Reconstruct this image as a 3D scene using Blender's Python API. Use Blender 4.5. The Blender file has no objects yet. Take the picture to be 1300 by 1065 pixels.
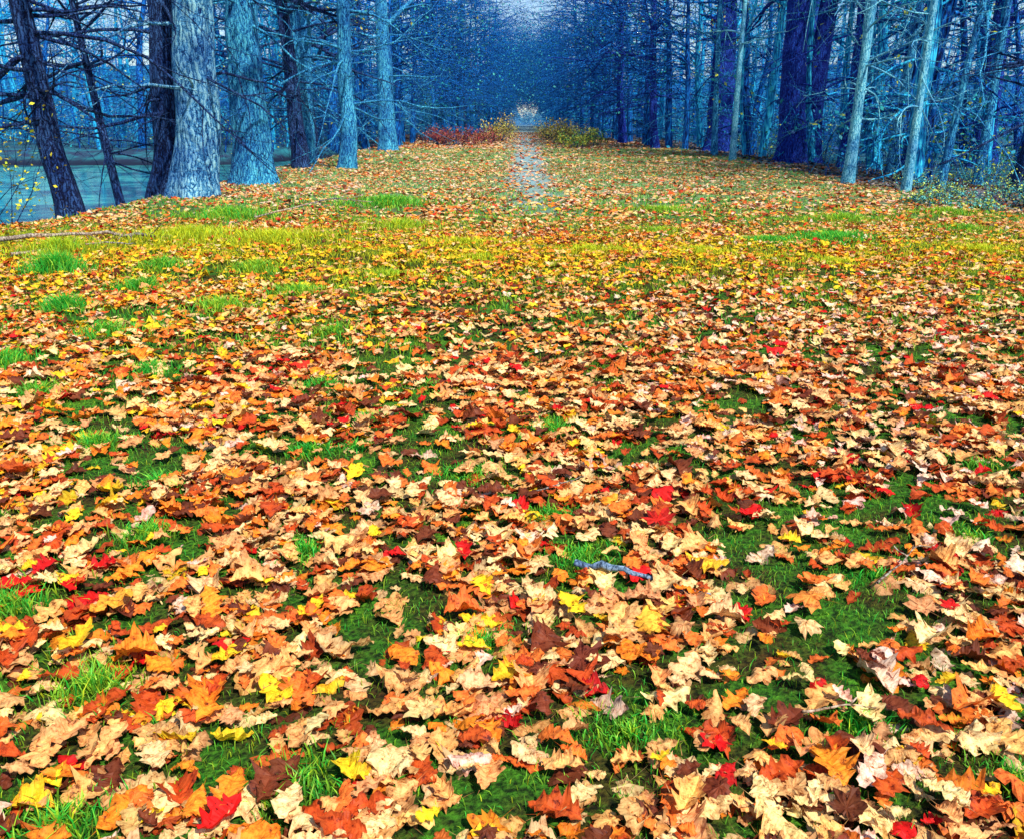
import bpy, math, numpy as np
from mathutils import Vector
rng=np.random.default_rng(7)
# ---------------------------------------------------------------- helpers
TAB=np.random.default_rng(3).random((256,256))
def vnoise(x,y,s=1.0,o=0):
    x=np.asarray(x,float)*s+o*17.3+1000; y=np.asarray(y,float)*s+o*9.1+1000
    xi=np.floor(x).astype(int); yi=np.floor(y).astype(int); fx=x-xi; fy=y-yi
    fx=fx*fx*(3-2*fx); fy=fy*fy*(3-2*fy)
    a=TAB[xi%256,yi%256]; b=TAB[(xi+1)%256,yi%256]; c=TAB[xi%256,(yi+1)%256]; d=TAB[(xi+1)%256,(yi+1)%256]
    return (a*(1-fx)+b*fx)*(1-fy)+(c*(1-fx)+d*fx)*fy
def fbm(x,y,s,o=0): return (vnoise(x,y,s,o)+.5*vnoise(x,y,2*s,o+3)+.25*vnoise(x,y,4*s,o+5))/1.75
def S(t): t=np.clip(t,0,1); return t*t*(3-2*t)
def H(x,y):
    x=np.asarray(x,float); y=np.asarray(y,float)
    w=-x-6.9+0.8*(vnoise(x*0,y,.25,2)-.5)
    left=-1.25*S(w/2.8)*S((y-11)/5)*(1-S((-x-38)/10))*(1-S((y-44-14*S((x+16)/8))/7))
    left=left-.25*S(w/6)
    right=-.28*S((x-8.3)/6)*S((y-9)/6)
    hill=15*S((np.hypot(x,y)-175)/150)*S((np.abs(x-.0165*y)-4)/12)*(y>0)*(.6+.8*vnoise(x,y,.02,9))
    return left+right+hill+.07*(fbm(x,y,.5,1)-.5)+.03*(vnoise(x,y,2.2,4)-.5)
def mk(name,groups,mats,smooth=True,parent=None,loc=None,link=True):
    Vs=[];L=[];ls=[];mi=[];C=[];off=0;lo=0;hasc=any(g[3] is not None for g in groups)
    for V,F,m,c in groups:
        V=np.asarray(V,float);F=np.asarray(F,int)
        Vs.append(V);L.append((F+off).ravel());k=F.shape[1]
        ls.append(lo+np.arange(len(F))*k);mi.append(np.full(len(F),m));lo+=F.size;off+=len(V)
        if hasc: C.append(np.full((len(V),3),.5) if c is None else c)
    Vs=np.concatenate(Vs);L=np.concatenate(L);ls=np.concatenate(ls);mi=np.concatenate(mi)
    me=bpy.data.meshes.new(name);me.vertices.add(len(Vs));me.loops.add(len(L));me.polygons.add(len(ls))
    me.vertices.foreach_set('co',Vs.ravel().astype(np.float32));me.loops.foreach_set('vertex_index',L.astype(np.int32))
    me.polygons.foreach_set('loop_start',ls.astype(np.int32))
    me.polygons.foreach_set('material_index',mi.astype(np.int32))
    me.polygons.foreach_set('use_smooth',np.full(len(ls),smooth))
    for m in mats: me.materials.append(m)
    me.update(calc_edges=True)
    if hasc:
        C=np.concatenate(C);a=me.color_attributes.new('Col','FLOAT_COLOR','POINT')
        a.data.foreach_set('color',np.concatenate([C,np.ones((len(C),1))],1).ravel().astype(np.float32))
    if not link: return me
    ob=bpy.data.objects.new(name,me);bpy.context.collection.objects.link(ob)
    if parent: ob.parent=parent
    if loc is not None: ob.location=loc
    return ob
def tube(P,R,n,flute=0,seed=0):
    P=np.asarray(P,float);R=np.asarray(R,float);m=len(P)
    T=np.gradient(P,axis=0);T/=np.linalg.norm(T,axis=1)[:,None]+1e-9
    mt=T.mean(0);ref=np.array([1.,0,0]) if abs(mt[0])<.7*np.linalg.norm(mt) else np.array([0,0,1.])
    A=np.cross(T,ref);A/=np.linalg.norm(A,axis=1)[:,None]+1e-9;Bn=np.cross(T,A)
    th=np.arange(n)/n*2*np.pi
    rr=np.repeat(R[:,None],n,1)
    if flute>0:
        zz=P[:,2][:,None]+0*th[None];tt=th[None]+0*zz
        rr=rr*(1+flute*(vnoise(np.cos(tt)*2.2+seed,np.sin(tt)*2.2+zz*.35,1)-.5)*2+flute*.6*(vnoise(tt*5,zz*1.3+seed,1)-.5))
        fl=np.exp(-np.maximum(zz-P[0,2]-.2,0)/.45)*.55
        rr=rr*(1+fl*(.55+.6*np.cos(tt*5+seed*1.7)*.5+.3*np.cos(tt*3+seed)))
    V=P[:,None]+rr[...,None]*(np.cos(th)[None,:,None]*A[:,None]+np.sin(th)[None,:,None]*Bn[:,None])
    i=np.arange(m-1)[:,None]*n;j=np.arange(n)[None];j2=(j+1)%n
    F=np.stack([i+j,i+j2,i+n+j2,i+n+j],-1).reshape(-1,4)
    return V.reshape(-1,3),F
def join(parts):
    Vs=[];Fs=[];o=0
    for V,F in parts: Vs.append(V);Fs.append(F+o);o+=len(V)
    return np.concatenate(Vs),np.concatenate(Fs)
# ---------------------------------------------------------------- materials
def nt(name):
    m=bpy.data.materials.new(name);m.use_nodes=True;t=m.node_tree;t.nodes.clear()
    o=t.nodes.new('ShaderNodeOutputMaterial');return m,t,o
def N(t,typ,**k):
    n=t.nodes.new(typ)
    for a,b in k.items(): setattr(n,a,b)
    return n
def ramp(t,fac,stops,interp='LINEAR'):
    r=t.nodes.new('ShaderNodeValToRGB');r.color_ramp.interpolation=interp
    e=r.color_ramp.elements
    while len(e)<len(stops): e.new(.5)
    for q,(p,c) in zip(e,stops): q.position=p;q.color=(*c,1)
    t.links.new(fac,r.inputs[0]);return r.outputs[0]
def mixc(t,f,a,b,mode='MIX'):
    n=t.nodes.new('ShaderNodeMix');n.data_type='RGBA';n.blend_type=mode
    for s,v in ((n.inputs[0],f),(n.inputs[6],a),(n.inputs[7],b)):
        if hasattr(v,'links'): t.links.new(v,s)
        else: s.default_value=(*v,1) if isinstance(v,tuple) else v
    return n.outputs[2]
def haze(t,col,amt=.75,hc=(.006,.32,.85),d0=35,d1=150):  # aerial haze painted into the base colour, bluer with distance along Y
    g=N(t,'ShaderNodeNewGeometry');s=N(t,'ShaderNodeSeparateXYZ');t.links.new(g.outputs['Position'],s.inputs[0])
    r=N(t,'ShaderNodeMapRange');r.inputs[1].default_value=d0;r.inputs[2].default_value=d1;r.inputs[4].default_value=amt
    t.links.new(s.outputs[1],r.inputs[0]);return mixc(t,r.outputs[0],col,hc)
def bark(name,dark,mid,light,sc=9,hz=0.,bump=.9,simple=False):
    m,t,o=nt(name);tc=N(t,'ShaderNodeTexCoord');mp=N(t,'ShaderNodeMapping');mp.inputs['Scale'].default_value=(1,1,.16)
    p=N(t,'ShaderNodeBsdfPrincipled');p.inputs['Roughness'].default_value=.85;p.inputs['Specular IOR Level'].default_value=.2
    if simple:
        t.links.new(tc.outputs['Object'],mp.inputs[0])
        nz=N(t,'ShaderNodeTexNoise');nz.inputs['Scale'].default_value=sc*2;nz.inputs['Detail'].default_value=2;t.links.new(mp.outputs[0],nz.inputs['Vector'])
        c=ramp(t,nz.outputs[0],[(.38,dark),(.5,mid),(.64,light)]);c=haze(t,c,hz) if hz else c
        t.links.new(c,p.inputs['Base Color']);t.links.new(p.outputs[0],o.inputs[0]);return m
    nz0=N(t,'ShaderNodeTexNoise');nz0.inputs['Scale'].default_value=5.;nz0.inputs['Detail'].default_value=4;t.links.new(tc.outputs['Object'],nz0.inputs['Vector'])
    va=N(t,'ShaderNodeVectorMath',operation='MULTIPLY_ADD');t.links.new(nz0.outputs['Color'],va.inputs[0]);va.inputs[1].default_value=(.12,.12,.9)
    t.links.new(tc.outputs['Object'],va.inputs[2]);t.links.new(va.outputs[0],mp.inputs[0])
    vo=N(t,'ShaderNodeTexVoronoi',feature='DISTANCE_TO_EDGE');vo.inputs['Scale'].default_value=sc*2.0;t.links.new(mp.outputs[0],vo.inputs['Vector'])
    nz=N(t,'ShaderNodeTexNoise');nz.inputs['Scale'].default_value=sc*3.2;nz.inputs['Detail'].default_value=8;nz.inputs['Roughness'].default_value=.8;t.links.new(mp.outputs[0],nz.inputs['Vector'])
    nh=N(t,'ShaderNodeTexNoise');nh.inputs['Scale'].default_value=45;nh.inputs['Detail'].default_value=4;t.links.new(tc.outputs['Object'],nh.inputs['Vector'])
    m2=N(t,'ShaderNodeMath',operation='MULTIPLY_ADD');t.links.new(nh.outputs[0],m2.inputs[0]);m2.inputs[1].default_value=.45;t.links.new(nz.outputs[0],m2.inputs[2])
    ml=N(t,'ShaderNodeMath',operation='MULTIPLY_ADD');t.links.new(vo.outputs[0],ml.inputs[0]);ml.inputs[1].default_value=.9;t.links.new(m2.outputs[0],ml.inputs[2])
    c=ramp(t,ml.outputs[0],[(.68,dark),(.80,mid),(.97,light)])
    big=N(t,'ShaderNodeTexNoise');big.inputs['Scale'].default_value=1.6;big.inputs['Detail'].default_value=5;t.links.new(tc.outputs['Object'],big.inputs['Vector'])
    bf=ramp(t,big.outputs[0],[(.36,(.40,.52,.75)),(.62,(1.15,1.12,1.05))])
    c=mixc(t,1.,c,bf,'MULTIPLY')
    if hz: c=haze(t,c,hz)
    t.links.new(c,p.inputs['Base Color'])
    b=N(t,'ShaderNodeBump');b.inputs['Strength'].default_value=bump;b.inputs['Distance'].default_value=.07
    t.links.new(ml.outputs[0],b.inputs['Height']);t.links.new(b.outputs[0],p.inputs['Normal']);t.links.new(p.outputs[0],o.inputs[0]);return m
def leafmat(name,trans=.25,rough=.5,scale=30,spots=True,hz=0,spec=.3):
    m,t,o=nt(name);a=N(t,'ShaderNodeAttribute',attribute_name='Col')
    c=a.outputs['Color']
    if spots:
        g=N(t,'ShaderNodeNewGeometry');nz=N(t,'ShaderNodeTexNoise');nz.inputs['Scale'].default_value=scale;nz.inputs['Detail'].default_value=4;nz.inputs['Roughness'].default_value=.75
        t.links.new(g.outputs['Position'],nz.inputs['Vector'])
        f=ramp(t,nz.outputs[0],[(.34,(.18,.07,.035)),(.43,(.82,.62,.48)),(.56,(1.12,1.1,1.0))])
        c=mixc(t,1.,c,f,'MULTIPLY')
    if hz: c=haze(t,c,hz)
    p=N(t,'ShaderNodeBsdfPrincipled');p.inputs['Roughness'].default_value=rough;p.inputs['Specular IOR Level'].default_value=spec
    t.links.new(c,p.inputs['Base Color'])
    if trans>0:
        tr=N(t,'ShaderNodeBsdfTranslucent');t.links.new(c,tr.inputs[0])
        mx=N(t,'ShaderNodeMixShader');mx.inputs[0].default_value=trans;t.links.new(p.outputs[0],mx.inputs[1]);t.links.new(tr.outputs[0],mx.inputs[2])
        t.links.new(mx.outputs[0],o.inputs[0])
    else: t.links.new(p.outputs[0],o.inputs[0])
    return m
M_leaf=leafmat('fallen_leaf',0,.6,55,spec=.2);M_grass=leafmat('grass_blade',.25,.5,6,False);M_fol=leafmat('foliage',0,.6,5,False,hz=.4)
B_light=bark('bark_grey',(.003,.02,.13),(.06,.34,.68),(.44,.86,.99),7)
B_mid=bark('bark_blue_grey',(.002,.018,.12),(.02,.28,.64),(.15,.74,.98),9)
B_dark=bark('bark_dark',(.002,.003,.016),(.010,.025,.11),(.06,.16,.40),10)
B_navy=bark('bark_navy',(.002,.004,.07),(.010,.026,.34),(.035,.14,.70),10)
B_pale=bark('bark_pale',(.02,.15,.28),(.10,.50,.68),(.38,.84,.88),12,bump=.4)
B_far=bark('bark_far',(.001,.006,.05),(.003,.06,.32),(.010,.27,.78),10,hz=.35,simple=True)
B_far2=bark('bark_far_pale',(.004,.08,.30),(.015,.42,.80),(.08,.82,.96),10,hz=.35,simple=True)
# ---------------------------------------------------------------- ground
def axis(segs): return np.unique(np.concatenate([np.linspace(*s) for s in segs]))
gx=axis([(-400,-60,40),(-60,-14,60),(-14,14,230),(14,60,60),(60,400,40)])
gy=axis([(-60,0,20),(0,26,210),(26,90,160),(90,200,50),(200,900,40)])
X,Y=np.meshgrid(gx,gy);Z=H(X,Y);nx=len(gx);ny=len(gy)
V=np.stack([X,Y,Z],-1).reshape(-1,3);i=(np.arange(ny-1)[:,None]*nx+np.arange(nx-1)[None]).ravel()
F=np.stack([i,i+1,i+nx+1,i+nx],-1)
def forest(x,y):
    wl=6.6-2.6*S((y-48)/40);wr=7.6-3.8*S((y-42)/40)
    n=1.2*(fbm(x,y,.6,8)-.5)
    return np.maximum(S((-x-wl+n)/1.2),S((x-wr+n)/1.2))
def trackc(x,y): return x-.35-.0115*(y-14)
def trackbare(x,y):
    n=.30+1.1*fbm(x,y,1.6,60)
    return np.clip(np.exp(-(trackc(x,y)/(.48+.008*y))**2)*S((y-9)/14)*n,0,.92)
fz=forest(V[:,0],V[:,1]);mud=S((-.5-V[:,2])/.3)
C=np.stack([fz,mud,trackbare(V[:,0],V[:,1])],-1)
m,t,o=nt('leafy_ground');g=N(t,'ShaderNodeNewGeometry');at=N(t,'ShaderNodeAttribute',attribute_name='Col');sp=N(t,'ShaderNodeSeparateColor');t.links.new(at.outputs['Color'],sp.inputs[0])
n1=N(t,'ShaderNodeTexNoise');n1.inputs['Scale'].default_value=2.2;n1.inputs['Detail'].default_value=8;n1.inputs['Roughness'].default_value=.7;t.links.new(g.outputs['Position'],n1.inputs['Vector'])
soil=ramp(t,n1.outputs[0],[(.33,(.07,.025,.006)),(.45,(.07,.07,.008)),(.56,(.05,.20,.01)),(.7,(.18,.42,.02))])
n2=N(t,'ShaderNodeTexNoise');n2.inputs['Scale'].default_value=60;n2.inputs['Detail'].default_value=6;t.links.new(g.outputs['Position'],n2.inputs['Vector'])
soil=mixc(t,1.,soil,ramp(t,n2.outputs[0],[(.35,(.15,.15,.2)),(.65,(1.2,1.2,1.1))]),'MULTIPLY')
ys=N(t,'ShaderNodeSeparateXYZ');t.links.new(g.outputs['Position'],ys.inputs[0])
mr0=N(t,'ShaderNodeMapRange');mr0.inputs[1].default_value=10;mr0.inputs[2].default_value=20;mr0.inputs[4].default_value=.8;t.links.new(ys.outputs[1],mr0.inputs[0])
soil=mixc(t,mr0.outputs[0],soil,ramp(t,n1.outputs[0],[(.35,(.25,.20,.13)),(.48,(.22,.36,.15)),(.62,(.36,.58,.26))]))
vo=N(t,'ShaderNodeTexVoronoi');vo.inputs['Scale'].default_value=7.5;t.links.new(g.outputs['Position'],vo.inputs['Vector'])
vs=N(t,'ShaderNodeSeparateColor');t.links.new(vo.outputs['Color'],vs.inputs[0])
lit=ramp(t,vs.outputs[0],[(0,(.08,.03,.03)),(.2,(.38,.10,.05)),(.4,(.58,.27,.12)),(.6,(.66,.42,.30)),(.8,(.35,.10,.05)),(.92,(.5,.35,.2))],'CONSTANT')
mr=N(t,'ShaderNodeMapRange');mr.inputs[1].default_value=14;mr.inputs[2].default_value=40;mr.inputs[4].default_value=.55;t.links.new(ys.outputs[1],mr.inputs[0])
mm=N(t,'ShaderNodeMath',operation='MULTIPLY');t.links.new(mr.outputs[0],mm.inputs[0]);t.links.new(ramp(t,vs.outputs[1],[(.45,(0,0,0)),(.5,(1,1,1))]),mm.inputs[1])
c=mixc(t,mm.outputs[0],soil,lit)
c=mixc(t,sp.outputs[2],c,ramp(t,n2.outputs[0],[(.35,(.20,.34,.36)),(.5,(.30,.50,.52)),(.65,(.42,.64,.64))]))
n4=N(t,'ShaderNodeTexNoise');n4.inputs['Scale'].default_value=.8;n4.inputs['Detail'].default_value=8;n4.inputs['Roughness'].default_value=.75;t.links.new(g.outputs['Position'],n4.inputs['Vector'])
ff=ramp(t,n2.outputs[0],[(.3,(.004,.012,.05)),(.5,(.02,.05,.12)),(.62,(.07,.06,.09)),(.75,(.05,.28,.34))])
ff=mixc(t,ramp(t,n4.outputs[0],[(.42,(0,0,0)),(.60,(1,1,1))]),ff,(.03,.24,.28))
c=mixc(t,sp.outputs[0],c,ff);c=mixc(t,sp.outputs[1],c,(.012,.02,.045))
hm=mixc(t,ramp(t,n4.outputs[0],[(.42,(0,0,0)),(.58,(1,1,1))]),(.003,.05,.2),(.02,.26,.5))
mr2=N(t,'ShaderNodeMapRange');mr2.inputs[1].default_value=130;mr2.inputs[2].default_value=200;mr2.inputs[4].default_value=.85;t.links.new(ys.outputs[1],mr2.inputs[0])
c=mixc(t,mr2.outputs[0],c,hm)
p=N(t,'ShaderNodeBsdfPrincipled');p.inputs['Roughness'].default_value=.9;p.inputs['Specular IOR Level'].default_value=.2;t.links.new(c,p.inputs['Base Color'])
b=N(t,'ShaderNodeBump');b.inputs['Strength'].default_value=.8;b.inputs['Distance'].default_value=.03;t.links.new(n2.outputs[0],b.inputs['Height']);t.links.new(b.outputs[0],p.inputs['Normal'])
t.links.new(p.outputs[0],o.inputs[0]);M_ground=m
mk('ground',[(V,F,0,C)],[M_ground])
# pond
m,t,o=nt('pond_water');g=N(t,'ShaderNodeNewGeometry')
n1=N(t,'ShaderNodeTexNoise');n1.inputs['Scale'].default_value=.6;n1.inputs['Detail'].default_value=9;n1.inputs['Roughness'].default_value=.75;t.links.new(g.outputs['Position'],n1.inputs['Vector'])
c=ramp(t,n1.outputs[0],[(.42,(.002,.04,.09)),(.49,(.02,.26,.28)),(.60,(.10,.58,.48))])
p=N(t,'ShaderNodeBsdfPrincipled');p.inputs['Roughness'].default_value=.15;p.inputs['Specular IOR Level'].default_value=.2;t.links.new(c,p.inputs['Base Color'])
n3=N(t,'ShaderNodeTexNoise');n3.inputs['Scale'].default_value=5;t.links.new(g.outputs['Position'],n3.inputs['Vector'])
b=N(t,'ShaderNodeBump');b.inputs['Strength'].default_value=.12;b.inputs['Distance'].default_value=.02;t.links.new(n3.outputs[0],b.inputs['Height']);t.links.new(b.outputs[0],p.inputs['Normal'])
t.links.new(p.outputs[0],o.inputs[0])
mk('pond_water',[(np.array([[-52,12,-.9],[-7.4,12,-.9],[-7.4,68,-.9],[-52,68,-.9]]),np.array([[0,1,2,3]]),0,None)],[m])
# ---------------------------------------------------------------- leaf templates
def tri_grid(nr,nc):
    f=[]
    for a in range(nr-1):
        for b_ in range(nc-1):
            q=a*nc+b_;f+= [[q,q+1,q+nc+1],[q,q+nc+1,q+nc]]
    return f
def oak(nseg,cols,lobes,r):
    t=np.linspace(0,1,nseg+1);env=r.uniform(.25,.38)*np.sin(np.pi*np.clip(t,0,1)**r.uniform(.7,1.3))**.7+.015
    dep=r.uniform(.25,.55)
    ph=(t*lobes)%1.;mod=1-dep*(.5+.5*np.cos(2*np.pi*ph))**1.2
    if nseg<6: mod=1+0*t
    cs=np.linspace(-1,1,cols);w=r.uniform(.85,1.15)
    curl=1. if r.random()<.7 else 2.2
    c1,c2,c3,c4=r.normal(0,.3)*curl,r.normal(0,.55)*curl,r.normal(0,.3),r.uniform(0,6)
    V=[]
    for k,tt in enumerate(t):
        for cc in cs:
            wj=env[k]*w*(mod[k] if abs(cc)>.9 else (mod[k]*.4+.6))*(1+(r.normal(0,.13) if nseg>6 else 0))
            x=cc*wj;y=tt-.5+abs(cc)*.08*(mod[k]-.5)*(1 if nseg>6 else 0)
            z=c2*abs(x)**1.4+c1*(y*y)+c3*x*y*2+.035*math.sin(9*x+13*y+c4)+.03*abs(cc)*r.normal()
            V.append((x+.3*c3*y*y,y,z))
    F=tri_grid(nseg+1,cols)
    vein=np.array([1.2 if abs(cc)<.1 else (1.0 if abs(cc)<.9 else .80) for _ in t for cc in cs])
    if nseg>10:
        n0=len(V);V+=[(-.008,-.5,0),(.008,-.5,0),(.03,-.8,.05+.1*c3)];F.append([n0,n0+1,n0+2]);vein=np.append(vein,[.6]*3)
    return np.array(V),np.array(F),vein
def maple(no,r):
    lobes=[(0,.56),(.95,.50),(-.95,.50),(1.9,.40),(-1.9,.40)]
    th=np.linspace(0,2*np.pi,no,endpoint=False);R=np.zeros(no)
    for k,a in enumerate(th):
        a=(a+np.pi)%(2*np.pi)-np.pi;best=.2
        for l,rr in lobes:
            d=abs(a-l);best=max(best,rr*(1-min(1,d/.48)*.45)+(.03 if k%2 else -.015))
        if abs(a)>2.7: best=.2
        R[k]=best*(1+r.normal(0,.06))
    c1,c2,c3=r.normal(0,.5),r.normal(0,.5),r.normal(0,.5)
    def z(x,y): return c1*x*x+c2*y*y+c3*x*y+.035*np.sin(11*x+7*y+c1*5)
    V=[(0,0,0)];ve=[1.15]
    for k in range(no): x=math.sin(th[k])*R[k]*.5;y=math.cos(th[k])*R[k]*.5;V.append((x,y,z(x,y)+.015*r.normal()));ve.append(1.)
    for k in range(no): x=math.sin(th[k])*R[k];y=math.cos(th[k])*R[k];V.append((x,y,z(x,y)+.03*r.normal()));ve.append(.86)
    F=[]
    for k in range(no):
        k2=(k+1)%no;F+=[[0,1+k,1+k2],[1+k,1+no+k,1+no+k2],[1+k,1+no+k2,1+k2]]
    n0=len(V);V+=[(-.008,-.1,0),(.008,-.1,0),(.04,-.7,.06*c3)];F.append([n0,n0+1,n0+2]);ve+=[.6]*3
    return np.array(V),np.array(F),np.array(ve)
def rotm(yaw,tilt,az,):
    cy,sy=np.cos(yaw),np.sin(yaw);n=len(yaw);Rz=np.zeros((n,3,3));Rz[:,0,0]=cy;Rz[:,0,1]=-sy;Rz[:,1,0]=sy;Rz[:,1,1]=cy;Rz[:,2,2]=1
    ax=np.cos(az);ay=np.sin(az);c=np.cos(tilt);s=np.sin(tilt);k=1-c
    R=np.zeros((n,3,3));R[:,0,0]=c+ax*ax*k;R[:,0,1]=ax*ay*k;R[:,0,2]=ay*s;R[:,1,0]=ax*ay*k;R[:,1,1]=c+ay*ay*k;R[:,1,2]=-ax*s;R[:,2,0]=-ay*s;R[:,2,1]=ax*s;R[:,2,2]=c
    return np.einsum('nij,njk->nik',R,Rz)
def scatter(P,size,col,temps,tiltsd=.38,tilt=None):
    out=[];n=len(P);ti=rng.integers(0,len(temps),n)
    tl=rng.normal(0,tiltsd,n) if tilt is None else tilt
    R=rotm(rng.uniform(0,6.28,n),tl,rng.uniform(0,3.14,n))
    for k,(TV,TF,ve) in enumerate(temps):
        s=np.where(ti==k)[0]
        if len(s)==0: continue
        V=np.einsum('nij,vj->nvi',R[s],TV)*size[s][:,None,None]+P[s][:,None]
        C=col[s][:,None]*ve[None,:,None]
        F=TF[None]+(np.arange(len(s))*len(TV))[:,None,None]
        out.append((V.reshape(-1,3),F.reshape(-1,3),0,np.clip(C,0,1).reshape(-1,3)))
    return out
r0=np.random.default_rng(11)
T_hi=[oak(18,5,r0.choice([3.5,2.5,4.5,3]),r0) for _ in range(27)]+[maple(30,r0) for _ in range(3)]
T_mid=[oak(8,3,r0.choice([2,3]),r0) for _ in range(16)]
T_lo=[oak(3,3,1,r0) for _ in range(8)]
#            cream            peach          orange         rust            red            tan           yellow        brown          pink           sienna
PAL=np.array([(.96,.66,.30),(.95,.48,.15),(.93,.28,.02),(.55,.08,.012),(.75,.012,.01),(.76,.40,.15),(.97,.62,.02),(.18,.04,.014),(.95,.63,.47),(.84,.20,.03)])
def leafcol(x,y):
    n=len(x);w=np.tile(np.array([3.2,3.0,1.5,1.7,.22,2.6,.5,1.3,.5,1.7]),(n,1))
    right=S((x-.3)/2.5)*(1-S((y-9)/5));w[:,8]+=3.4*right;w[:,0]+=1.4*right;w[:,2]*=1-.5*right;w[:,6]*=1-.7*right;w[:,4]+=.25*right;w[:,3]+=.8*right
    band=np.exp(-((y-9.8-.05*x)/1.6)**2);w[:,6]+=14*band;w[:,2]+=5*band;w[:,8]*=1-band;w[:,0]*=1-.2*band
    left=S((-x-.4)/2.5)*(1-S((y-9)/4));w[:,2]+=2.2*left;w[:,6]+=2.*left;w[:,0]+=1.8*left
    far=S((y-12)/8);w[:,3]+=1.5*far;w[:,8]+=5.*far;w[:,5]+=2*far;w[:,2]*=1-.7*far;w[:,6]*=1-.7*far
    rp=(vnoise(x,y,.9,21)>.78);w[rp,4]+=1.2;w[rp,3]+=2.5
    cw=np.cumsum(w,1);u=rng.random(n)*cw[:,-1];k=(u[:,None]>cw).sum(1)
    c=PAL[np.clip(k,0,9)]*rng.uniform(.78,1.08,(n,1))*(1+rng.normal(0,.05,(n,3)))
    return np.clip(c,0,.97)
# tufts: x,y,radius,height,n, yellow
TUFTS=[(-4.6,8.9,.30,.24,900,.05),(-3.6,7.0,.22,.18,530,.02),(-3.6,9.1,.28,.15,520,.2),(-2.6,9.0,.4,.13,500,.4),(-4.2,11.5,.9,.2,1500,.75),(-3.0,11.2,.9,.18,1300,.8),(-1.6,12.6,.7,.16,900,.6),
 (-2.2,16,.9,.22,1200,.15),(-4.4,14,1.,.2,1200,.25),(4.1,11.4,.8,.12,2400,.02),(3.2,11.2,.5,.1,1000,.05),(5,13.5,.9,.13,900,.4),(-1.5,3.5,.14,.08,260,.05),(-.95,3.9,.13,.07,220,.02),(-.75,3.95,.1,.06,150,.02),(-2.7,4.8,.25,.09,450,.2),(-2.2,5.2,.2,.09,400,.1),
 (-1.1,4.9,.2,.08,300,.03),(-.75,4.3,.15,.06,300,.02),(-1.6,2.5,.24,.08,480,.2),(-1.15,2.1,.2,.08,450,.3),(-.1,2.3,.15,.06,330,.1),(-.75,2.9,.14,.06,300,.1),(.25,2.85,.22,.045,480,.1),(-.2,3.6,.22,.05,430,.1),(0.2,4.2,.25,.05,450,.1),(.3,1.9,.24,.05,450,.2),(.9,1.95,.14,.05,280,.1),(3.0,4.2,.12,.07,200,.05),(2.6,5,.1,.06,150,.1),(.15,3.2,.17,.05,280,.1),
 (-1.9,7.8,.35,.11,600,.35),(-2.9,6.2,.32,.11,520,.2),(-1.3,6.3,.22,.08,300,.3),(2.5,15,.9,.12,800,.4),(-5.2,10.2,.5,.2,800,.6),(-.5,1.7,.18,.06,330,.2),(-1.0,1.6,.18,.07,330,.2),(-1.35,3.0,.14,.08,240,.2),(1.25,2.7,.1,.05,160,.1),
 (-3.2,5.4,.22,.11,450,.1),(-2.0,4.0,.18,.09,350,.15),(-3.4,8.0,.3,.14,500,.1),(-2.4,7.2,.3,.12,500,.4),(-1.2,8.6,.35,.1,500,.6),(3.5,9.6,.45,.08,600,.8),(5.5,10.4,.6,.09,800,.85),(-3.9,6.2,.28,.13,450,.1),(-2.6,3.7,.18,.09,300,.1),(-2.2,3.2,.16,.09,300,.15),(-1.9,2.1,.18,.08,330,.25),
 (6.2,12.2,.6,.11,600,.3),(7.0,14.5,.8,.13,700,.4),(2.0,12.2,.6,.08,600,.5),(.9,10.4,.7,.08,900,.85),(-.6,11.0,.7,.1,900,.85),(2.2,10.2,.6,.08,800,.85),(7.0,11.0,.6,.09,800,.85),(-.4,9.6,.5,.08,600,.8),(1.7,3.0,.15,.045,200,.2),(2.1,3.7,.15,.05,200,.2),(-.45,4.9,.2,.05,250,.2),(.9,5.6,.2,.045,250,.3),(1.2,1.75,.16,.05,250,.15)]
def grassy(x,y):
    g=S((fbm(x,y,1.5,31)-.51)/.12)*.72
    for (tx,ty,tr,_,_,_) in TUFTS: g=np.maximum(g,np.exp(-((x-tx)**2+(y-ty)**2)/(tr*.8)**2))
    g=np.maximum(g,.9*np.exp(-((y-10.9)/1.9)**2)*S((-x-.3)/2.))
    g=np.maximum(g,.85*np.exp(-((y-10.3)/1.1)**2)*S((fbm(x,y,1.2,66)-.32)/.2))
    g=np.maximum(g,.75*S((fbm(x,y,.9,77)-.38)/.14)*S((y-10)/4))
    return g
def cand(n,y0,y1,xm):
    y=rng.uniform(y0,y1,n);x=rng.uniform(-xm,xm,n);k=np.abs(x)<.74*y+1.;return x[k],y[k]
G=[]
def addleaves(y0,y1,xm,dens,temps,smin,smax,zr,keepg,til):
    x,y=cand(int((y1-y0)*2*xm*dens),y0,y1,xm)
    pr=(1-keepg*grassy(x,y))*(1-.75*trackbare(x,y))*(.35+.85*S((vnoise(x,y,2.4,40)-.15)/.4))
    z=H(x,y);k=(rng.random(len(x))<pr)&(z>-.75);x,y,z=x[k],y[k],z[k]
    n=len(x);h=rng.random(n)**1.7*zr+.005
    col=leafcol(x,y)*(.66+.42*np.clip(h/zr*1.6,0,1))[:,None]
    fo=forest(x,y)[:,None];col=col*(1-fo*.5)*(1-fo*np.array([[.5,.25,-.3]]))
    sz=smin+(smax-smin)*rng.random(n)**1.4
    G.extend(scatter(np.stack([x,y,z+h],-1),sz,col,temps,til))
addleaves(1.0,5.6,5.2,520,T_hi,.055,.15,.045,.85,.24)
addleaves(5.6,13.5,10.5,430,T_mid,.058,.125,.045,.84,.26)
addleaves(13.5,30,13,150,T_lo,.09,.15,.045,.75,.28)
addleaves(30,95,12,32,T_lo,.15,.24,.05,.68,.3)
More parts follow.
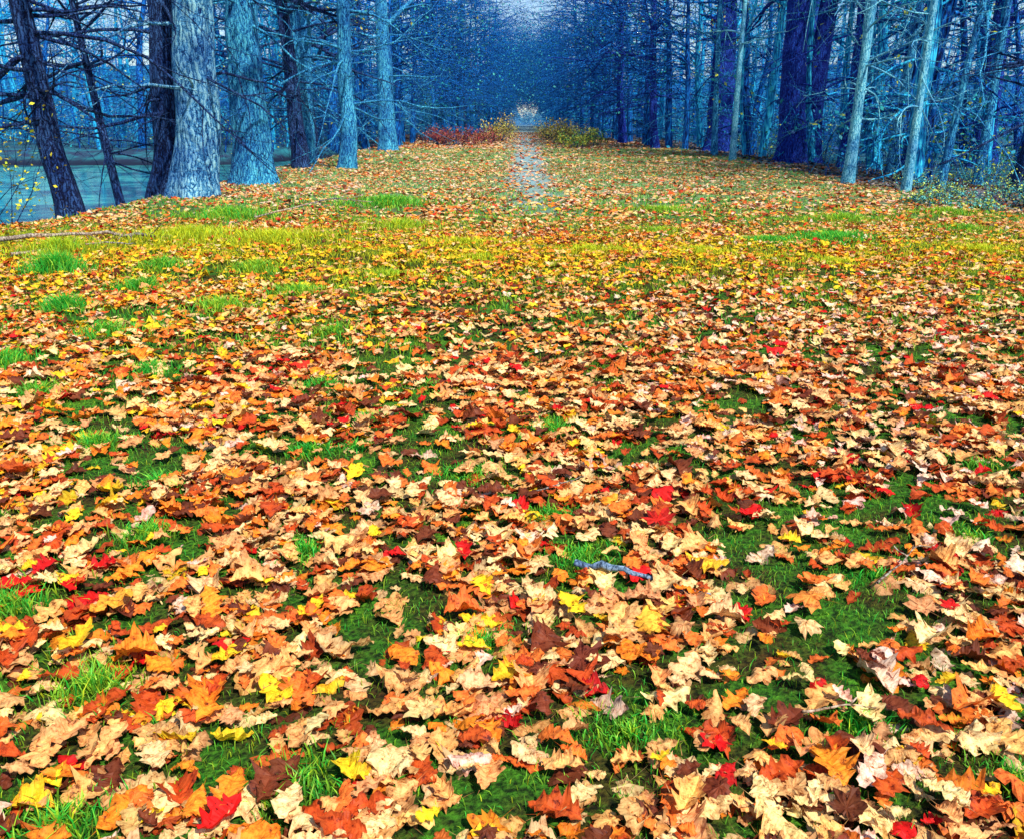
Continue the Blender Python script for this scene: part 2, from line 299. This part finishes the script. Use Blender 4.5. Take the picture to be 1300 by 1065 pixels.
sp=np.array([(.66,2.72,.06),(.42,2.35,.05),(-.62,2.9,.06),(-1.25,2.45,.06),(1.75,5.6,.08),(1.68,5.5,.09),(-1.3,5.2,.07),(.55,3.05,.05),(-.3,4.9,.05),(.95,2.5,.05)])
sc=np.array([(.95,.55,.03),(.95,.5,.05),(.95,.6,.2),(.95,.42,.04),(.75,.01,.01),(.75,.012,.01),(.7,.03,.01),(.6,.02,.01),(.93,.6,.3),(.9,.3,.05)])
G.extend(scatter(sp,np.full(len(sp),.15),sc,T_hi[20:],.12))
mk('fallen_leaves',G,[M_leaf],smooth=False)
# ---------------------------------------------------------------- grass
def blades(x,y,h,w,col,spread=.5):
    n=len(x);z=H(x,y);a=rng.uniform(0,6.28,n);b=rng.uniform(0,6.28,n);l=rng.uniform(.15,1,n)*spread*h
    dx,dy=np.cos(a)*w,np.sin(a)*w;lx,ly=np.cos(b)*l,np.sin(b)*l
    P=np.stack([x,y,z-.005],-1)
    o1=np.stack([dx,dy,0*x],-1);m_=P+np.stack([lx*.35,ly*.35,h*.6],-1);tip=P+np.stack([lx,ly,h*(1-.25*rng.random(n))],-1)
    V=np.stack([P-o1,P+o1,m_+o1*.7,m_-o1*.7,tip],1)
    F=np.array([[0,1,2],[0,2,3],[3,2,4]])[None]+(np.arange(n)*5)[:,None,None]
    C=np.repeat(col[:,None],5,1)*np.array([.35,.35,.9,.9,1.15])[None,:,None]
    return (V.reshape(-1,3),F.reshape(-1,3),0,np.clip(C,0,1).reshape(-1,3))
def gcol(n,yel):
    yel=np.broadcast_to(yel,(n,));u=np.clip(yel+rng.normal(0,.2,n),0,1)[:,None]
    a=np.array([.05,.62,.05]);b=np.array([.99,.92,.02]);c=(a*(1-u)+b*u)*rng.uniform(.55,1.3,(n,1))
    return c
GR=[]
for tx,ty,tr,th,n_,ye in TUFTS:
    n_=int(n_*1.3);rr=np.abs(rng.normal(0,.55,n_))*tr;a=rng.uniform(0,6.28,n_)
    rr=rr*(.7+.6*vnoise(np.cos(a)*2+tx*3,np.sin(a)*2+ty*3,1))
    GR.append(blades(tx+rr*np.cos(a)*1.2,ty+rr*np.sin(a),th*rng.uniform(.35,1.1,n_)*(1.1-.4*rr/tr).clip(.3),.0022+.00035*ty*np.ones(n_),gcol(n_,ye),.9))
for (y0,y1,xm,N_,h,w,bp_) in [(1,5.6,4.5,190000,.034,.0015,.35),(5.6,14,9,170000,.065,.004,.2),(14,45,9,100000,.08,.010,.1)]:
    x,y=cand(N_,y0,y1,xm);gg=grassy(x,y);k=(rng.random(len(x))<bp_+(1-bp_)*gg)&(forest(x,y)<.5)&(trackbare(x,y)<.45);x,y,gg=x[k],y[k],gg[k];n=len(x)
    ye=.12+.9*np.exp(-((y-10.4)/2.0)**2)+.3*vnoise(x,y,.6,50);cc=gcol(n,ye);f_=S((y-13)/9)[:,None];cc=cc*(1-f_*.5)+f_*.5*np.array([[.34,.62,.28]])
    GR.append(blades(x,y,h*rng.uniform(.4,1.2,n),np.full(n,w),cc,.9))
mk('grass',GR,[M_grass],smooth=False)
# ---------------------------------------------------------------- trees
def branch(p,d,L,r,droop,m=6,wob=.12,R=None):
    d=np.array(d,float);d/=np.linalg.norm(d);P=[np.array(p,float)];st=L/(m-1)
    for k in range(m-1):
        d=d+R.normal(0,wob,3)+np.array([0,0,droop]);d/=np.linalg.norm(d);P.append(P[-1]+d*st)
    return np.array(P),np.linspace(r,max(r*.18,.0025),m)
def limbs(parts,P,R_,r,L,nsub,depth,sides,rnd,droop=-.02,t0=.25,tips=None):
    for k in range(nsub):
        t=rnd.uniform(t0,1)*(len(P)-1);i=min(int(t),len(P)-2);f=t-i;p=P[i]*(1-f)+P[i+1]*f;rr=R_[i]*(1-f)+R_[i+1]*f
        d0=P[i+1]-P[i];d0/=np.linalg.norm(d0);d=d0*.6+rnd.normal(0,.65,3);
        LL=L*rnd.uniform(.5,1.1);bp,br=branch(p,d,LL,max(rr*.6,.003),droop,5,.16,rnd)
        parts.append(tube(bp,br,sides))
        if tips is not None: tips.append(bp[-1]);tips.append(bp[2])
        if depth>0: limbs(parts,bp,br,r,LL*.5,max(2,nsub-1),depth-1,3,rnd,droop,.2,tips)
def tree_geo(r,height,lean,rnd,sides=40,low=True,nl=16,flute=.07,z0=-.3,twig=4,lowz=1.5,curve=.15,LM=3.4,side_dir=None,dep=1):
    zs=np.concatenate([np.linspace(z0,5,44),np.linspace(5.3,height,14)]) if sides>20 else np.linspace(z0,height,16)
    wx=np.cumsum(rnd.normal(0,curve*.1,len(zs)))*1.;wy=np.cumsum(rnd.normal(0,curve*.1,len(zs)))
    ker=np.ones(5)/5;wx=np.convolve(np.pad(wx,2,'edge'),ker,'valid');wy=np.convolve(np.pad(wy,2,'edge'),ker,'valid')
    k0=np.argmin(abs(zs));P=np.stack([lean[0]*zs+wx-wx[k0],lean[1]*zs+wy-wy[k0],zs],-1)
    R=r*(1-.85*np.clip(zs/height,0,1)**1.1)
    parts=[tube(P,R,sides,flute,rnd.uniform(0,9))];tips=[]
    for k in range(nl):
        z=rnd.uniform(lowz if low else height*.35,height*.95)
        if LM>3.4 and k%2: z=rnd.uniform(lowz,5.5)
        i=np.searchsorted(zs,z)-1;i=min(max(i,0),len(zs)-2)
        f=(z-zs[i])/(zs[i+1]-zs[i]);p=P[i]*(1-f)+P[i+1]*f;rr=R[i]
        a=rnd.uniform(0,6.28) if side_dir is None else rnd.normal(side_dir,.7)
        up=rnd.uniform(-.1,.7) if z>4 else rnd.uniform(-.35,.35)
        hi=z>height*.35
        L=(rnd.uniform(2.5,5) if hi else rnd.uniform(1.2,LM));br=(rr*.45 if hi else min(rr*.25,.04))
        if side_dir is not None: L=rnd.uniform(2.5,6.);up=rnd.uniform(.05,.6);br=min(br,.05)
        bp,bR=branch(p,(math.cos(a),math.sin(a),up),L,br,.0 if hi and side_dir is None else -.06,8,.13,rnd)
        parts.append(tube(bp,bR,6 if hi else 5));limbs(parts,bp,bR,0,L*.45,twig,dep,4,rnd,-.03,.2,tips)
    return join(parts),np.array(tips)
def leafballs(tips,n,sp,s,cols,rnd):
    k=rnd.integers(0,len(tips),n);P=tips[k]+rnd.normal(0,sp,(n,3));cc=np.array(cols)[(k+rnd.integers(0,2,n))%len(cols)]*rnd.uniform(.5,1.3,(n,1))
    n_=len(P);R=rotm(rnd.uniform(0,6.28,n_),rnd.normal(0,1.,n_),rnd.uniform(0,3.14,n_));q=np.array([[0,-.5,0],[.3,0,.06],[0,.5,0],[-.3,0,.06]])
    V=np.einsum('nij,vj->nvi',R,q)*(s*rnd.uniform(.6,1.3,n_))[:,None,None]+P[:,None]
    return V.reshape(-1,3),(np.arange(4)[None]+4*np.arange(n_)[:,None]),np.repeat(np.clip(cc,0,1),4,0)
AUT=[(.45,.40,.03),(.02,.20,.16),(.10,.35,.12),(.05,.28,.35)]
TREES=[('oak_tree',-6.25,17.8,.42,15,(.078,0),B_light,12),('oak_tree',-7.0,18.6,.36,14,(.065,0),B_dark,30),('oak_tree',-6.05,21.3,.44,15,(-.01,0),B_mid,16),
('maple_tree',-7.15,14.6,.19,11,(-.09,0),B_dark,54),('maple_tree',-6.35,27.5,.24,12,(-.10,0),B_dark,36),('oak_tree',-4.95,27.5,.24,14,(.03,.0),B_mid,30),('oak_tree',-5.8,43,.40,15,(0,0),B_mid,30),
('maple_tree',-7.6,34,.26,12,(.05,0),B_mid,34),('maple_tree',-8.3,38,.28,12,(-.04,0),B_dark,34),('maple_tree',-6.6,52,.32,13,(.02,0),B_mid,34),('oak_tree',-4.6,84,.5,15,(0,0),B_dark,24),('maple_tree',-8.6,20,.10,10,(-.12,0),B_dark,40),
('oak_tree',9.9,44,.62,16,(.0,0),B_navy,20),('birch_tree',7.85,32.5,.11,11,(0,0),B_pale,10),('oak_tree',9.9,32.5,.48,15,(-.03,0),B_navy,22),('oak_tree',10.7,33,.40,15,(.05,0),B_navy,22),
('maple_tree',10.9,30,.2,12,(.03,0),B_navy,26),('birch_tree',7.95,21.5,.13,11,(.03,0),B_pale,20),('birch_tree',8.15,18.7,.09,11,(.035,0),B_pale,18),('maple_tree',11.2,27,.14,12,(.06,0),B_mid,28),
('oak_tree',11.6,20.5,.30,14,(.10,0),B_dark,30),('maple_tree',9.7,20.5,.09,10,(.09,0),B_mid,24),('birch_tree',9.4,25,.08,11,(-.03,0),B_pale,18),('maple_tree',12.3,24,.12,12,(.02,0),B_mid,24),('maple_tree',8.4,38,.13,12,(-.02,0),B_mid,28),
('maple_tree',7.2,46,.2,12,(-.03,0),B_navy,36),('maple_tree',6.6,55,.24,13,(-.03,0),B_navy,36),('maple_tree',-5.6,62,.26,13,(.03,0),B_mid,36),('oak_tree',13.5,31,.4,14,(.02,0),B_navy,20),('oak_tree',13.2,42,.5,14,(-.02,0),B_navy,20),('oak_tree',-6.9,30.5,.3,14,(.0,0),B_mid,24),
('oak_tree',15.2,27,.34,14,(.04,0),B_navy,24),('oak_tree',17.5,34,.45,14,(.0,0),B_navy,24)]
for k,(nm,x,y,r,h,ln,mt,nl) in enumerate(TREES):
    rd=np.random.default_rng(100+k);(Vt,Ft),tips=tree_geo(r,h,ln,rd,48 if r>.25 else 16 if r<.15 else 30,True,nl,.07 if r>.25 else .04,LM=4.8 if nl>=24 else 3.4)
    hi=tips[tips[:,2]>5.5];LV,LF,LC=leafballs(hi,700,.35,.13,AUT,rd)
    mk(nm,[(Vt,Ft,0,None),(LV,LF,1,LC)],[mt,M_fol],loc=(x,y,float(H(x,y))))
def conifer(h,rd,bl,dense=70,z0=.6,nd=26,cols=((.006,.16,.28),(.003,.06,.24),(.02,.32,.30),(.004,.22,.50))):
    parts=[tube(np.array([[0,0,-.3],[.03,0,h*.3],[-.03,.02,h*.6],[0,0,h]]),np.array([.2,.16,.1,.02]),7)]
    NV=[];NC=[];cols=np.array(cols)
    for k in range(dense):
        z=z0+(h-z0)*rd.random()**1.1;L=bl*(1-.75*z/h)*rd.uniform(.5,1.15);a=rd.uniform(0,6.28)
        bp,bR=branch((0,0,z),(math.cos(a),math.sin(a),rd.uniform(-.05,.4)),L,.028,-.07,6,.07,rd);parts.append(tube(bp,bR,3))
        side=np.array([-math.sin(a),math.cos(a),0]);n=int(nd*L*rd.uniform(.2,1.2))+2
        t=rd.uniform(.15,1,n)*5;i=np.minimum(t.astype(int),4);f=(t-i)[:,None];p=bp[i]*(1-f)+bp[i+1]*f
        s=rd.choice([-1,1],n)[:,None];ln=(.14+.45*(1-t/5.4))[:,None]*rd.uniform(.5,1.2,(n,1))
        dirv=s*side*.8+(bp[-1]-bp[0])/L*.55+rd.normal(0,.22,(n,3))+np.array([0,0,-.15])
        e=p+dirv*ln;wv=np.cross(dirv,[0,0,1.]);wv/=np.linalg.norm(wv,axis=1)[:,None];wv=wv*.035
        mpt=(p*.45+e*.55)
        NV.append(np.stack([p,mpt+wv,e,mpt-wv+np.array([0,0,-.03])],1));c=cols[rd.integers(0,len(cols))]*rd.uniform(.5,1.4,(n,1));NC.append(np.repeat(c[:,None],4,1))
    NV=np.concatenate(NV).reshape(-1,3);NC=np.concatenate(NC).reshape(-1,3);NF=np.arange(len(NV)).reshape(-1,4)
    V_,F_=join(parts);return [(V_,F_,0,None),(NV,NF,1,NC)]
rd=np.random.default_rng(55)
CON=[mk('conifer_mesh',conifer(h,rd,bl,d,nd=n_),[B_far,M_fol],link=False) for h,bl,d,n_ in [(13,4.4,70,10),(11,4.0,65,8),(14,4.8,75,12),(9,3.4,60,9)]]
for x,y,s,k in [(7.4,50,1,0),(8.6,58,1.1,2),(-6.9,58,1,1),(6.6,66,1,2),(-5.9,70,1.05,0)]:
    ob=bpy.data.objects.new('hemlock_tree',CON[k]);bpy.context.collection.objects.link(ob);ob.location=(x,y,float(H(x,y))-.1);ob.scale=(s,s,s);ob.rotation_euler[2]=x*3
FC=[(.012,.28,.38),(.004,.12,.44),(.75,.80,.06),(.03,.52,.48)]
def sapling(rd,h,r,nl,mt,lo=.6,nlf=260):
    (V_,F_),tips=tree_geo(r,h,(rd.normal(0,.08),rd.normal(0,.06)),rd,6,True,nl,0,twig=5,lowz=lo,dep=0 if nl>22 else 1,curve=2.2)
    LV,LF,LC=leafballs(tips,nlf,.25,.14,FC,rd)
    return mk('sapling_mesh',[(V_,F_,0,None),(LV,LF,1,LC)],[mt,M_fol],link=False)
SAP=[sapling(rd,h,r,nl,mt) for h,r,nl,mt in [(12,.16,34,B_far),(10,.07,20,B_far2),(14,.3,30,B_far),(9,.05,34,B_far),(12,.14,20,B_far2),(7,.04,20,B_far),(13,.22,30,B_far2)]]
def archtree(rd,lo,nlf,ls,nl=42):
    (V_,F_),tips=tree_geo(.2,12,(.05,0),rd,7,True,nl,0,twig=6,lowz=lo,side_dir=0.,dep=0,curve=1.)
    tips=tips[tips[:,2]>lo-.9]
    LV,LF,LC=leafballs(tips,nlf,.35,ls,[(.008,.14,.24),(.003,.06,.2),(.02,.32,.28),(.05,.42,.30)],rd)
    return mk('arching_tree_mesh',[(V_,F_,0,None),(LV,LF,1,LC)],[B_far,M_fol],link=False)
CAN=[archtree(rd,4.0,1700,.22) for _ in range(3)]
CANB=[archtree(rd,2.6,600,.16,40) for _ in range(3)]
def thicket(rd,h,cols,nst,nlf,lsz,w=.8):
    parts=[];tips=[]
    for k in range(nst):
        bp,bR=branch((rd.normal(0,w*.3),rd.normal(0,w*.3),-.05),(rd.normal(0,.4),rd.normal(0,.4),1),h*rd.uniform(.5,1.1),.012,-.04,6,.14,rd)
        parts.append(tube(bp,bR,3));limbs(parts,bp,bR,0,h*.3,4,0,3,rd,-.02,.3,tips);tips+=list(bp[3:])
    LV,LF,LC=leafballs(np.array(tips),nlf,.07*h,lsz,cols,rd);V_,F_=join(parts);return [(V_,F_,0,None),(LV,LF,1,LC)]
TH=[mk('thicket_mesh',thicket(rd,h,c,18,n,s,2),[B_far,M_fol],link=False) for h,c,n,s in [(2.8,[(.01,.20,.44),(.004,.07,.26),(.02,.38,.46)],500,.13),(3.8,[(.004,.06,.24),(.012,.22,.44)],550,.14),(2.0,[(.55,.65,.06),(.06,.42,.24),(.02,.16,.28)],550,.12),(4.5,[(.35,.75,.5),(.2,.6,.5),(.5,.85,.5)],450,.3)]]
root=bpy.data.objects.new('distant_forest',None);bpy.context.collection.objects.link(root)
def inst(me,x,y,s,rz,dz=-.1):
    ob=bpy.data.objects.new(me.name.replace('_mesh',''),me);bpy.context.collection.objects.link(ob);ob.parent=root;ob.location=(x,y,float(H(x,y))+dz);ob.scale=(s,s,s);ob.rotation_euler[2]=rz
def wet(x,y): return float(H(x,y))<-.7
for k in range(270):
    y=rd.uniform(22,140)**1.;side=-1 if rd.random()<.5 else 1
    x=side*((8.6 if side<0 else 9.2)-3.*float(S((y-48)/50))+abs(rd.normal(0,1))*14*(.3+y/90))
    if wet(x,y) or abs(x)>.7*y+4: continue
    inst(SAP[rd.integers(0,7)],x,y,rd.uniform(.75,1.3),rd.uniform(0,6.28))
for k in range(60):
    y=rd.uniform(53,95);x=-rd.uniform(.15,.68)*y
    if wet(x,y): continue
    inst(SAP[rd.integers(0,7)] if k%3 else TH[k%3 if k%2 else 2],x,y,rd.uniform(.9,1.5),rd.uniform(0,6.28))
for k in range(150):
    y=rd.uniform(24,140);side=-1 if rd.random()<.5 else 1
    x=side*(9.4-3.4*float(S((y-48)/45))+abs(rd.normal(0,1))*12*(.3+y/90))
    if wet(x,y) or abs(x)>.7*y+4: continue
    inst(TH[rd.integers(0,3)],x,y,rd.uniform(.7,1.2),rd.uniform(0,6.28))
for k in range(30):   # low green growth between the right-hand trunks
    y=rd.uniform(21,42);x=rd.uniform(10.2,.62*y+1.)
    inst(TH[2],x,y,rd.uniform(.25,.5),rd.uniform(0,6.28))
def cx(y): return .0165*y
for k in range(50):
    y=60+k*2.1+rd.normal(0,1);side=-1 if k%2 else 1;w=6.4-3.0*min(1,(y-50)/65)
    inst(CON[rd.integers(0,4)],side*(w+abs(rd.normal(0,.5)))+cx(y),y,rd.uniform(.75,1.1),rd.uniform(0,6.28))
for k in range(30):   # bare arching trees lining the way
    y=44+k*2.3;side=-1 if k%2 else 1;w=7.0-3.4*min(1,(y-44)/55)
    inst(CANB[rd.integers(0,3)],side*(w+rd.random()*.8)+cx(y),y,rd.uniform(.8,1.1),(0 if side<0 else math.pi)+rd.normal(0,.3))
for k in range(26):   # crowns meeting above the far end of the track
    y=104+k*2.4;side=-1 if k%2 else 1
    inst(CAN[rd.integers(0,3)],side*(3.2+rd.random()*1.2)+cx(y),y,rd.uniform(.8,1.05),(0 if side<0 else math.pi)+rd.normal(0,.25))
for k in range(7):   # growth beyond the tunnel, brightness of the opening put into pale leaf colours
    y=176+k*3;inst(TH[3],cx(y)+rd.normal(0,2.4),y,rd.uniform(.6,1.0),rd.uniform(0,6.28))
for k in range(40):
    y=rd.uniform(55,140);side=-1 if k%2 else 1;x=side*(9+abs(rd.normal(0,1))*25)
    if wet(x,y) or abs(x)>.7*y: continue
    inst(CON[rd.integers(0,4)],x,y,rd.uniform(.9,1.5),rd.uniform(0,6.28))
for k in range(70):
    a=-95+190*k/69;x=a+rd.normal(0,1)
    if abs(x-2.7)<5.5: continue
    inst(CON[rd.integers(0,4)],x,164+rd.normal(0,6),rd.uniform(1.0,1.6),rd.uniform(0,6.28))
def shrub(name,x,y,h,cols,nst,nl,ls,w=1.):
    mk(name,thicket(np.random.default_rng(int(abs(x*31+y*7))),h,cols,nst,nl,ls,w),[B_dark,M_fol],loc=(x,y,float(H(x,y))))
RED=[(.5,.04,.01),(.30,.06,.02),(.5,.16,.03)];YEL=[(.9,.6,.02),(.65,.6,.04),(.4,.25,.02)];OLV=[(.45,.55,.03),(.12,.32,.03),(.75,.6,.03)]
for x,y in [(-3.9,52),(-3.1,51),(-2.3,52),(-1.6,53),(-4.6,55)]: shrub('red_shrub',x,y,1.0,RED,26,700,.12,1.4)
for x,y,h in [(-.9,58,1.7),(-.6,60,1.5),(2.9,56,1.6),(2.6,62,1.4),(3.6,60,1.3)]: shrub('yellow_shrub',x,y,h,YEL,24,700,.13,1.1)
shrub('yellow_shrub',-7.95,13.3,2.0,[(.9,.75,.03),(.6,.7,.04)],14,500,.07,.9)
for x,y,h in [(2.9,46,.9),(3.6,48,1.1),(4.4,50,1.0),(8.9,15.6,.45),(7.4,16.2,.35),(8.2,17,.4),(9.8,17.5,.5),(8.6,19,.45),(9.2,14.9,.4),(7.9,15.1,.3)]: shrub('green_shrub',x,y,h,OLV if y>40 else [(.2,.6,.4),(.1,.5,.5),(.7,.8,.1)],22,700,.11 if y>40 else .045,1.2 if y>40 else .9)
def stick(name,pts,r,mt,seed=1,side=4):
    rd=np.random.default_rng(seed);P=np.array([(x,y,float(H(x,y))+z) for x,y,z in pts]);tt=np.linspace(0,len(P)-1,14)
    Q=np.stack([np.interp(tt,range(len(P)),P[:,k]) for k in range(3)],-1)+rd.normal(0,r*.35,(14,3));R_=np.linspace(r,r*.35,14)*rd.uniform(.8,1.2,14)
    parts=[tube(Q,R_,8)];limbs(parts,Q,R_,0,np.linalg.norm(P[-1]-P[0])*.25,side,0,4,rd,0,.3)
    V_,F_=join(parts);mk(name,[(V_,F_,0,None)],[mt])
B_stick=bark('bark_stick',(.08,.045,.03),(.35,.24,.15),(.7,.55,.4),20,bump=.4)
B_grey=bark('weathered_wood',(.05,.07,.10),(.22,.32,.40),(.5,.64,.74),26,bump=.5)
stick('fallen_branch',[(-6.7,10.6,.05),(-5.9,11.1,.1),(-5,11.4,.08),(-4.3,11.3,.05)],.035,B_stick,2,5)
stick('fallen_branch',[(-5.6,9.9,.04),(-4.9,10.5,.06),(-4.5,10.6,.05)],.018,B_stick,3,4)
stick('fallen_branch',[(-3.9,13.6,.05),(-2.9,14.6,.25),(-2.4,15.6,.1)],.015,B_stick,5,5)
stick('weathered_stick',[(.22,2.74,.035),(.34,2.68,.055),(.5,2.62,.035),(.58,2.56,.025)],.013,B_grey,4,2)
for k,(a,b_) in enumerate([((.1,3.35),(.32,3.55)),((.75,1.95),(.95,1.97)),((1.2,2.6),(1.45,2.9)),((2.3,5.2),(2.7,5.3))]):
    stick('twig',[(a[0],a[1],.04),((a[0]+b_[0])/2+.03,(a[1]+b_[1])/2,.055),(b_[0],b_[1],.04)],.0035,B_stick,20+k,2)
# ---------------------------------------------------------------- light, world, camera
el=math.radians(52);az=math.radians(145)
sd=bpy.data.lights.new('sun','SUN');sd.energy=5.;sd.angle=math.radians(2.);sd.color=(1,.97,.92)
so=bpy.data.objects.new('sun',sd);bpy.context.collection.objects.link(so)
dirv=Vector((math.sin(az)*math.cos(el),math.cos(az)*math.cos(el),math.sin(el)));so.rotation_euler=dirv.to_track_quat('Z','Y').to_euler()
w=bpy.data.worlds.new('World');bpy.context.scene.world=w;w.use_nodes=True;t=w.node_tree
sk=t.nodes.new('ShaderNodeTexSky');sk.sky_type='NISHITA';sk.sun_disc=False;sk.sun_elevation=el;sk.sun_rotation=az;sk.ozone_density=5.;sk.dust_density=.1
t.links.new(sk.outputs[0],t.nodes['Background'].inputs[0]);t.nodes['Background'].inputs[1].default_value=.15
cd=bpy.data.cameras.new('camera');cd.sensor_width=36;cd.lens=36*1126/1300;cd.shift_y=-45.5/1300;cd.clip_end=3000;cd.clip_start=.05
co=bpy.data.objects.new('camera',cd);bpy.context.collection.objects.link(co);co.location=(0,0,1.5);co.rotation_euler=(math.radians(90-16.7),0,0)
sc_=bpy.context.scene;sc_.camera=co;sc_.view_settings.view_transform='Standard';sc_.view_settings.look='None';sc_.view_settings.exposure=0
